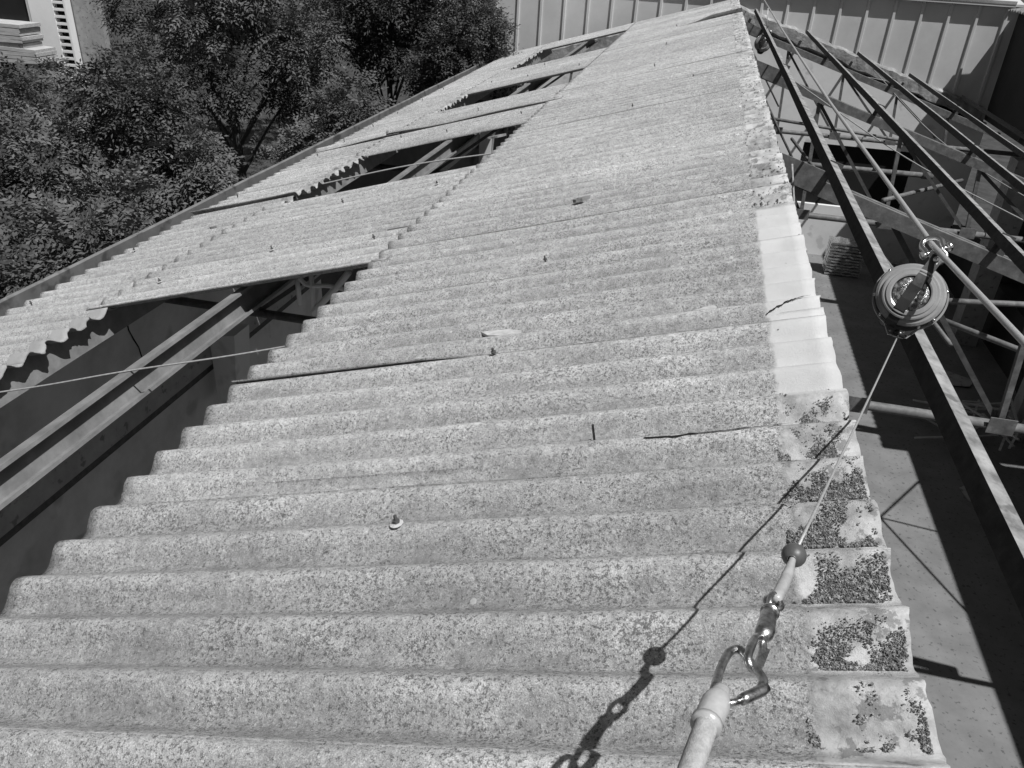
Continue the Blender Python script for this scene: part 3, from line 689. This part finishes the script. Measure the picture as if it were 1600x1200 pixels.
def block(center, up, face, sc, name, label, lod=1):
    up = up.normalized(); nrm = (face-up*face.dot(up)).normalized(); rt = up.cross(nrm).normalized()
    base = center-up*0.15*sc
    root = empty(name, base, label, 'fall arrester')
    R0 = 0.125*sc; th = 0.05*sc
    # housing: drum with flattened tangential flange to the cable exit
    poly = []
    for i in range(40):
        an = math.radians(-62+(304)*i/39); poly.append((R0*math.cos(an+0), R0*math.sin(an)))
    poly += [(-0.035*sc, -0.150*sc), (0.030*sc, -0.150*sc)]
    b = MB().prism(poly, center, rt, up, -th, th*0.15); b.build('housing', 'srl_dark', root)
    rim = [(p[0]*1.06, p[1]*1.05) for p in poly]
    MB().prism(rim, center, rt, up, -th*0.5, -th*0.30).build('flange', 'srl', root)
    MB().lathe([(R0*0.97, th*0.10), (R0*0.97, th*0.5), (R0*0.90, th*0.66), (R0*0.82, th*0.68), (R0*0.80, th*0.92), (R0*0.76, th*0.98), (R0*0.70, th*0.98), (R0*0.68, th*1.10), (R0*0.58, th*1.14), (R0*0.54, th*1.10), (R0*0.53, th*0.80)], center, nrm, 48).build('cover', 'srl', root)
    hub = MB().lathe([(R0*0.525, th*0.82), (R0*0.50, th*0.98), (R0*0.40, th*1.12), (R0*0.22, th*1.24), (R0*0.05, th*1.28)], center, nrm, 40).build('hub', 'srl_hub', root, True)
    # dark band across the face and over the top
    dg = (up*0.94+rt*0.30).normalized(); sdv = dg.cross(nrm).normalized()
    hs = [(-0.135, 0.1), (-0.118, 0.62), (-0.10, 0.82), (-0.075, 1.14), (-0.03, 1.30), (0.03, 1.30), (0.075, 1.14), (0.10, 0.84), (0.122, 0.62), (0.15, 0.35), (0.175, 0.2)]
    V = []
    for d_, h_ in hs:
        c = center+dg*d_*sc+nrm*(h_+0.03)*th
        V += [c-sdv*0.021*sc, c+sdv*0.021*sc, c+sdv*0.021*sc-nrm*0.006, c-sdv*0.021*sc-nrm*0.006]
    F = []
    for i in range(len(hs)-1):
        for j in range(4): F.append((i*4+j, i*4+(j+1) % 4, i*4+4+(j+1) % 4, i*4+4+j))
    F += [(3, 2, 1, 0), tuple(len(V)-4+j for j in range(4))]
    mk('band', V, F, 'srl_dark', root)
    top = center+dg*0.178*sc
    MB().tube([top+0.026*sc*(math.cos(t)*dg+math.sin(t)*sdv) for t in np.linspace(0, 2*math.pi, 20, endpoint=False)], 0.008*sc, 8, True).build('swivel_eye', 'hookmetal', root, True)
    MB().tube([top-nrm*0.02*sc-dg*0.02, top+nrm*0.026*sc-dg*0.02*sc], 0.011*sc, 10).build('pin', 'chrome', root, True)
    for an in (-35, -62, 20, 75, 140, 190, 228):
        a_ = math.radians(an); c = center+(rt*math.cos(a_)+up*math.sin(a_))*R0*0.99
        MB().tube([c-nrm*0.01*sc, c+nrm*th*0.22], 0.0065*sc, 8).build('screw', 'chrome', root, True)
    ex = center-up*0.150*sc
    MB().lathe([(0.018*sc, -0.012), (0.022*sc, 0.0), (0.022*sc, 0.012*sc)], ex, -up, 16).build('cable_outlet', 'srl_dark', root, True)
    return root, top, dg, sdv, nrm, ex
upd = (SP(1440, 405, DB)-EX).normalized()
cen = EX+upd*0.152
tocam = (Vector((CAM.x, CAM.y, CAM.z-H))-cen).normalized()
rt_, top, dg, sdv, nrm, ex = block(cen, upd, tocam, 0.98, 'fall_arrest_block', 'round fall arrest block with dark band hanging near the camera over the first purlin')
# bow shackle
shk = empty('bow_shackle', SH-Vector((0, 0, 0.1)), 'shiny bow shackle joining the lifeline to the near fall arrest block', 'shackle')
vdir = (SH-top).normalized(); pl = (vdir.cross(nrm)).normalized()
A = top+vdir*0.03
BH = max(0.05, (SH-A).length-0.022)
bowp = [A+pl*0.030-vdir*0.008, A+pl*0.031+vdir*BH*0.35, A+pl*0.034+vdir*BH*0.7]+[A+vdir*BH*0.8+0.034*(math.cos(t)*pl+math.sin(t)*vdir) for t in np.linspace(0.15, math.pi-0.15, 9)]+[A-pl*0.034+vdir*BH*0.7, A-pl*0.031+vdir*BH*0.35, A-pl*0.030-vdir*0.008]
MB().tube(catmull(bowp, 3), 0.0105, 10).build('bow', 'chrome', shk, True)
MB().tube([A-pl*0.052, A+pl*0.05], 0.0095, 10).build('pin', 'chrome', shk, True)
MB().lathe([(0.009, 0), (0.017, 0.003), (0.018, 0.012), (0.01, 0.019)], A+pl*0.04, pl, 14).build('pin_head', 'chrome', shk, True)
MB().lathe([(0.016, 0), (0.017, 0.012), (0.009, 0.016)], A-pl*0.04, -pl, 6).build('nut', 'chrome', shk)
# far block of the same kind
c2 = Vector((0.45, 16.4, -0.47)); up2 = Vector((0.12, 0.1, 1)).normalized()
block(c2, up2, (Vector((CAM.x, CAM.y, CAM.z-H))-c2).normalized(), 1.15, 'fall_arrest_block', 'small looking fall arrest block hanging far away near the end of the ridge')
o = MB().tube([c2+up2*0.20, Vector((LX+0.02, 16.5, LZ))], 0.007, 6).build('hanging_strop', 'cable', None, True)
tag(o, 'short strop holding the far fall arrest block on the lifeline', 'strop')

# pull-out cable, stop ball, hook, carabiner and lanyard rope
BALL = Vector((-0.276, 1.056, 0.245))
sag = [EX+(BALL-EX)*t + Vector((0, 0, -0.010*math.sin(math.pi*t))) for t in np.linspace(0, 1, 14)]
o = MB().tube(sag, 0.0028, 8).build('pull_out_cable', 'cable', None, True)
tag(o, 'thin steel cable stretched from the near fall arrest block to the dark ball', 'cable')
LN = [BALL, Vector((-0.322, 0.916, 0.276)), Vector((-0.353, 0.83, 0.295)), Vector((-0.372, 0.765, 0.312))]
cd = (LN[1]-BALL).normalized()
pr = [(0.0055, -0.019)]+[(0.0195*math.cos(t), 0.0195*math.sin(t)) for t in np.linspace(-1.28, 1.28, 18)]+[(0.0075, 0.0188), (0.0072, 0.010)]
o = MB().lathe(pr, BALL, cd, 28).build('stop_ball', 'rubber', None, True); tag(o, 'dark round stop ball threaded on the cable', 'ball')
s0 = BALL+cd*0.02
DP = lambda py_: float(np.interp(py_, [868, 932, 1017, 1100, 1200, 1270], [1.271, 1.144, 1.003, 0.905, 0.81, 0.75]))
TP = lambda px_, py_: SP(px_, py_, DP(py_))
s1_ = TP(1228, 905); s2_ = TP(1211, 938)
sl = empty('cable_sleeve', s2_, 'pale wrapped cable end between the dark ball and the hook', 'cable sleeve')
MB().tube(catmull([s0-cd*0.02, s1_, s2_], 6), [0.0042+0.0048*min(1, i/5)+0.0008*n1(i*0.7, 3) for i in range(13)], 10).build('sleeve', 'tape', sl, True)
vw = (s2_-s1_).normalized(); fa = (cm-s2_).normalized(); sx = vw.cross(fa).normalized(); fz = sx.cross(vw).normalized()
MB().tube([s2_+vw*0.009+0.0115*(math.cos(t)*vw*1.25+math.sin(t)*sx) for t in np.linspace(0, 2*math.pi, 20, endpoint=False)], 0.0042, 8, True).build('thimble', 'hookmetal', sl, True)
# swivel snap hook: eye, body, hook loop
h0 = TP(1208, 945); h1 = TP(1196, 985); h2 = TP(1172, 1040)
hk = empty('snap_hook', h2, 'grey metal snap hook with worn body between the thimble and carabiner', 'hook')
hv = (h2-h1).normalized(); hx = hv.cross((cm-h1).normalized()).normalized(); hz = hx.cross(hv)
def loop(c, ax, sd, L_, Wd, n=28, pw=2.6):
    out = []
    for t in np.linspace(0, 2*math.pi, n, endpoint=False):
        c_, s_ = math.cos(t), math.sin(t)
        out.append(c+ax*L_*math.copysign(abs(c_)**(2/pw), c_)+sd*Wd*math.copysign(abs(s_)**(2/pw), s_))
    return out
MB().tube(loop(h0-hv*0.003, hv, (hx*0.6+hz*0.8).normalized(), 0.018, 0.012), 0.0044, 10, True).build('eye', 'hookmetal', hk, True)
hb = [h0+hv*0.010, h0+hv*0.018, h0+hv*0.03, h1+hv*0.004, h1+hv*0.012, h1+hv*0.022]
MB().tube(hb, [0.008, 0.0115, 0.011, 0.0128, 0.012, 0.007], 12).build('body', 'hookmetal', hk, True)
MB().tube([h0+hv*0.022, h0+hv*0.026], 0.0132, 14).build('collar', 'chrome', hk, True)
lc = (h1+h2)/2+hv*0.014
MB().tube(loop(lc, hv, (hx*0.75+hz*0.66).normalized(), 0.034, 0.0105, 30), 0.0054, 10, True).build('hook_bow', 'hookmetal', hk, True)
MB().obox(lc-hx*0.011+hv*(-0.004)-hz*0.008, hv*0.022, hx*0.0035, hz*0.006).build('gate', 'hookmetal', hk)
# carabiner through the hook
k0 = TP(1150, 1010); k1 = TP(1116, 1078); k2 = TP(1152, 1088); k3 = TP(1198, 1066); k4 = TP(1172, 1036)
kb = empty('carabiner', k1, 'bright locking carabiner hooked through the wrapped lanyard eye', 'carabiner')
path = catmull([k1, TP(1127, 1042), TP(1140, 1019), TP(1155, 1015), TP(1167, 1028), TP(1185, 1050), TP(1193, 1064), TP(1190, 1074)], 5)
MB().tube(path, 0.0056, 10).build('frame', 'hookmetal', kb, True)
MB().tube([TP(1197, 1074), TP(1190, 1079), TP(1166, 1090), TP(1158, 1094)], [0.0062, 0.007, 0.007, 0.0064], 12).build('lock_sleeve', 'hookmetal', kb, True)
MB().tube([TP(1158, 1094), TP(1142, 1099), TP(1120, 1092), k1], 0.0044, 10).build('gate', 'hookmetal', kb, True)
# wrapped rope end
q0 = TP(1128, 1078); q1 = TP(1118, 1100); q2 = TP(1104, 1130); q3 = TP(1085, 1185); q4 = TP(1060, 1260)
ro = empty('lanyard_rope', q4, 'thick pale lanyard rope with taped end at the bottom of the picture', 'rope')
MB().tube(catmull([q2-(q2-q1)*0.3, q3, q4], 8), [0.0128]*17, 14).build('rope', 'rope', ro, True)
pts = catmull([q0, q1, q2], 8)
MB().tube(pts, [0.009+0.0075*min(1, i/8)+0.0012*n1(i*0.8, 5) for i in range(len(pts))], 16).build('tape_wrap', 'tape', ro, True)
MB().tube([q2-(q3-q2)*0.02, q2+(q3-q2).normalized()*0.006], [0.0178, 0.017], 16).build('tape_edge', 'tape', ro, True)

# ================================================================ loose things on and in the roof
def cordline(pts, rad, label, name='rope', m='cord'):
    o = MB().tube(catmull(pts, 6), rad, 7).build(name, m, None, True); return tag(o, label, 'rope')
cordline([LS(2.1, 3.25, -0.06), LS(2.75, 3.20, -0.066), LS(3.42, 3.15, -0.056), LS(3.95, 3.125, -0.066), LS(4.5, 3.10, -0.066), LS(4.9, 3.08, -0.08)], 0.005, 'thin rope lying over the purlins in the nearest roof opening')
cordline([LS(2.3, 7.75, -0.12), LS(3.44, 7.75, -0.055), LS(4.46, 7.7, -0.055), LS(4.9, 7.7, -0.07)], 0.008, 'thin rope crossing the second roof opening')
for i, (pts, lab) in enumerate((
    ([(0.60, 11.2, -0.38), (1.9, 10.0, -0.95), (3.0, 8.8, -1.25)], 'slack wire drooping from the first purlin to the third'),
    ([(3.0, 19.5, -1.1), (3.3, 13.5, -1.45), (4.3, 9.0, -1.6)], 'long sagging wire beside the third purlin'),
    ([(0.18, 6.0, -0.25), (0.30, 5.6, -0.8), (0.42, 5.3, -1.4), (0.5, 5.2, -2.1)], 'dark wire hanging down below the ridge plate'),
    ([(0.75, 18.5, -0.6), (2.0, 17.6, -0.95), (2.9, 17.4, -1.05)], 'short slack wire between the far first and second purlins'))):
    o = MB().tube(catmull(pts, 8), 0.0075, 6).build('wire', 'cord', None, True); tag(o, lab, 'wire')
def shard(s, y, size, seed, label, flat=0.012, m='shard', tilt=0.1):
    q = random.Random(seed); n = 6; pts = []
    for i in range(n):
        an = 2*math.pi*i/n+q.uniform(-.3, .3); rr = size*q.uniform(0.5, 1.1); pts.append((rr*math.cos(an)*1.5, rr*math.sin(an)))
    c = LS(s, y, 0.004-AMP*(1-math.cos(2*math.pi*(y-Y0)/WAVE))+0.004)
    x = (Vector((-CA, 0, -SA))+Vector((0, q.uniform(-.5, .5), 0))).normalized(); yv = (NL.cross(x)+NL*tilt).normalized()
    o = MB().prism(pts, c, x, yv, 0, flat).build('cement_shard', m); tag(o, label, 'shard', 'broken bits on the roof'); return o
shard(1.27, 2.96, 0.075, 1, 'pale triangular cement shard at the end of the long lap crack')
shard(0.40, 2.90, 0.033, 2, 'pale cement shard lying beside the white coated ridge strip')
shard(0.56, 9.47, 0.10, 3, 'bright white lump high up near the far ridge', 0.05)
shard(1.20, 4.80, 0.05, 4, 'dark broken fragment in the middle of the slope', 0.02, 'mortar')
shard(1.19, 6.13, 0.045, 5, 'dark flat fragment above the middle of the slope', 0.02, 'mortar')
shard(2.55, 5.06, 0.06, 6, 'dark fragment beside the corner of the nearest opening', 0.02, 'steel_dark')
shard(4.85, 6.25, 0.07, 7, 'dark fragment near the eave on the left', 0.02, 'mortar')
shard(2.55, 8.0, 0.09, 9, 'long dark fragment by the right corner of the second opening', 0.02, 'mortar')

# crumbs of old ridge mortar lying in the corrugation valleys under the ridge
Vd = []; Fd = []
def crumb(p, r_, q):
    k = len(Vd); ax = [Vector((q.gauss(0, 1), q.gauss(0, 1), q.gauss(0, 1))).normalized()]
    b_ = ax[0].orthogonal().normalized(); c_ = ax[0].cross(b_)
    for v, sc in ((ax[0], 1), (-ax[0], 1), (b_, 0.8), (-b_, 0.7), (c_, 0.6), (-c_, 0.75)): Vd.append(tuple(p+v*r_*sc*q.uniform(0.7, 1.2)))
    for t in ((0, 2, 4), (0, 4, 3), (0, 3, 5), (0, 5, 2), (1, 4, 2), (1, 3, 4), (1, 5, 3), (1, 2, 5)): Fd.append(tuple(k+i for i in t))
q = random.Random(5)
for k in range(-4, 113):
    near = k < 4
    if 4 <= k <= 14: nn = 1
    elif near: nn = 9000
    else: nn = int(60*(0.2+q.random()**2*1.6))
    cs_ = q.uniform(0.05, 0.13); ext = q.uniform(0.35, 1.35)
    for _ in range(nn):
        s = q.uniform(0.01, 0.20); ph = 0.44+abs(q.gauss(0, 0.26 if near else 0.3))
        w_ = k+ph; y = Y0+w_*WAVE
        m_ = mnoise.noise(Vector((s*17, y*17, 3.3)))*0.55+mnoise.noise(Vector((s*55, y*55, 1.3)))*0.3
        if near and 1.9*m_ + 0.30*ext*(0.95-ph)/0.4 - abs(s-cs_)*3.0 + q.gauss(0, 0.13) < 0.12: continue
        hgt = AMP*(math.cos(2*math.pi*w_)-1)+q.random()**2*0.005
        rr = abs(q.gauss(0.0008, 0.0012))+0.0006+(0.003*q.random() if q.random() < 0.02 else 0)
        if not near: rr *= 2.6
        crumb(LS(s, y, hgt+0.002), min(rr, 0.016), q)
for _ in range(500):                                          # scattered grit further down
    s = q.uniform(0.2, 2.3); y = q.uniform(0.8, 4.5); w_ = (y-Y0)/WAVE
    crumb(LS(s, y, AMP*(math.cos(2*math.pi*w_)-1)+0.002), abs(q.gauss(0.0018, 0.0014))+0.0008, q)
o = mk('mortar_crumbs', Vd, Fd, 'debris'); tag(o, 'dark crumbled mortar lying in the valleys along the ridge', 'rubble', kind='stuff')

# bundle of shiny folded sheet on the shed floor at the far end
bd = empty('metal_bundle', (3.65, 20.6, -H), 'bundle of shiny folded metal sheets on the floor at the far end', 'bundle')
for i in range(11):
    V = []; n = 10; zz = -H+0.01+i*0.078
    for j in range(n+1):
        x = 3.25+0.85*j/n
        for yy, dz in ((20.35+0.02*n1(j, i), 0.03*n1(j*1.3, i+3)), (20.9+0.03*n1(j, i+7), 0.03*n1(j*1.1, i+9))): V += [(x, yy, zz+dz+0.02), (x, yy, zz+dz+0.06)]
    F = []
    for j in range(n):
        a, b_ = j*4, j*4+4; F += [(a, b_, b_+1, a+1), (a+1, b_+1, b_+3, a+3), (a+3, b_+3, b_+2, a+2), (a+2, b_+2, b_, a)]
    F += [(0, 1, 3, 2), tuple(len(V)-4+t for t in (0, 2, 3, 1))]
    mk('folded_sheet', V, F, 'foil', bd)
q = random.Random(21)
for i, (x, y, sz, lab) in enumerate(((4.75, 11.2, 0.5, 'broken sheet piece on the floor nearest the lath heap'), (5.1, 15.2, 0.45, 'broken sheet piece on the floor beyond the lath heap'), (4.4, 17.6, 0.4, 'broken sheet piece on the floor near the metal bundle'), (4.9, 9.4, 0.35, 'small broken sheet piece on the floor below the first purlin'))):
    pts = [(sz*q.uniform(.5, 1)*math.cos(t), sz*q.uniform(.5, 1)*math.sin(t)) for t in np.linspace(0, 2*math.pi, 7, endpoint=False)]
    o = MB().prism(pts, (x, y, -H+0.03), (1, 0, 0.08), (0, 1, 0.05), 0, 0.012).build('sheet_fragment', 'concrete'); tag(o, lab, 'sheet fragment', 'broken sheets on the shed floor')
# heap of laths on the floor at the right
q = random.Random(9)
for i in range(20):
    c = Vector((4.9+q.uniform(-.5, .7), 13.2+q.uniform(-.9, .9), -H+0.05+0.035*i)); an = q.uniform(0, math.pi); dv = Vector((math.cos(an), math.sin(an), q.uniform(-.12, .12)))*q.uniform(0.4, 0.8)
    o = MB().bar(c-dv, c+dv, 0.035, 0.02).build('lath', 'wood'); tag(o, 'loose lath in the heap on the shed floor at the right', 'lath', 'laths heaped on the shed floor')
# number plate on the inner wall glimpsed through the nearest opening
def onwall(px_, py_, X):
    d = cray(px_, py_); t = (X-cm.x)/d.x; return cm+d*t
pc = onwall(476, 512, XW+0.01)
pl_ = MB().box((XW+0.002, pc.y-0.11, pc.z-0.07), (XW+0.012, pc.y+0.11, pc.z+0.09)).build('number_plate', 'plaster_light', None)
tag(pl_, 'small number plate on the inner wall seen through the nearest opening', 'sign')
fc = bpy.data.curves.new('digits', 'FONT'); fc.body = '91'; fc.size = 0.16; fc.extrude = 0.001; fc.align_x = 'CENTER'; fc.align_y = 'CENTER'
fo = bpy.data.objects.new('tmp_text', fc); link(fo); dg_ = bpy.context.evaluated_depsgraph_get()
me = bpy.data.meshes.new_from_object(fo.evaluated_get(dg_)); bpy.data.objects.remove(fo)
me.materials.clear(); me.materials.append(MT['paint_black'])
to = bpy.data.objects.new('digits', me); link(to); to.parent = pl_
to.rotation_euler = (math.pi/2, 0, math.pi/2); to.location = Vector((XW+0.0145, pc.y, pc.z+0.012+H))-W0[pl_.name]
# pale conduits and pipes at the first truss, seen under the edge of the nearest opening
TY = 6.02
for pts, rr in (([(464, 436), (469, 476)], 0.022), ([(486, 430), (491, 492)], 0.022), ([(545, 425), (527, 448), (490, 487)], 0.03), ([(468, 434), (474, 441), (484, 446), (515, 447), (542, 453)], 0.02)):
    P_ = [at(a_, b_, TY) for a_, b_ in pts]
    MB().tube(P_ if len(P_) < 4 else catmull(P_, 4), rr, 8).build('conduit', 'white', shed, True)
def crackline(pts, w_, seed):
    V = []; n = 26
    for i in range(n+1):
        t = i/n*(len(pts)-1); k_ = min(int(t), len(pts)-2); fr = t-k_
        s_ = pts[k_][0]*(1-fr)+pts[k_+1][0]*fr; y_ = pts[k_][1]*(1-fr)+pts[k_+1][1]*fr+0.006*n1(i*0.6, seed)
        for sg in (-1, 1):
            yy = y_+sg*w_*(0.4+abs(n1(i*0.9, seed+1))); ss = s_+(sg*w_ if abs(pts[0][0]-pts[-1][0]) < 0.03 else 0)
            V.append(LS(ss, yy, AMP*(math.cos(2*math.pi*(yy-Y0)/WAVE)-1)+0.0065))
    mk('crack', V, [(2*i, 2*i+1, 2*i+3, 2*i+2) for i in range(n)], 'black', shed)
crackline([(0.735, 2.10), (0.725, 2.03), (0.728, 1.975)], 0.0025, 3)
crackline([(0.56, 1.955), (0.35, 1.962), (0.12, 1.985)], 0.004, 5)
crackline([(0.19, 2.80), (0.12, 2.83), (0.03, 2.86)], 0.004, 7)
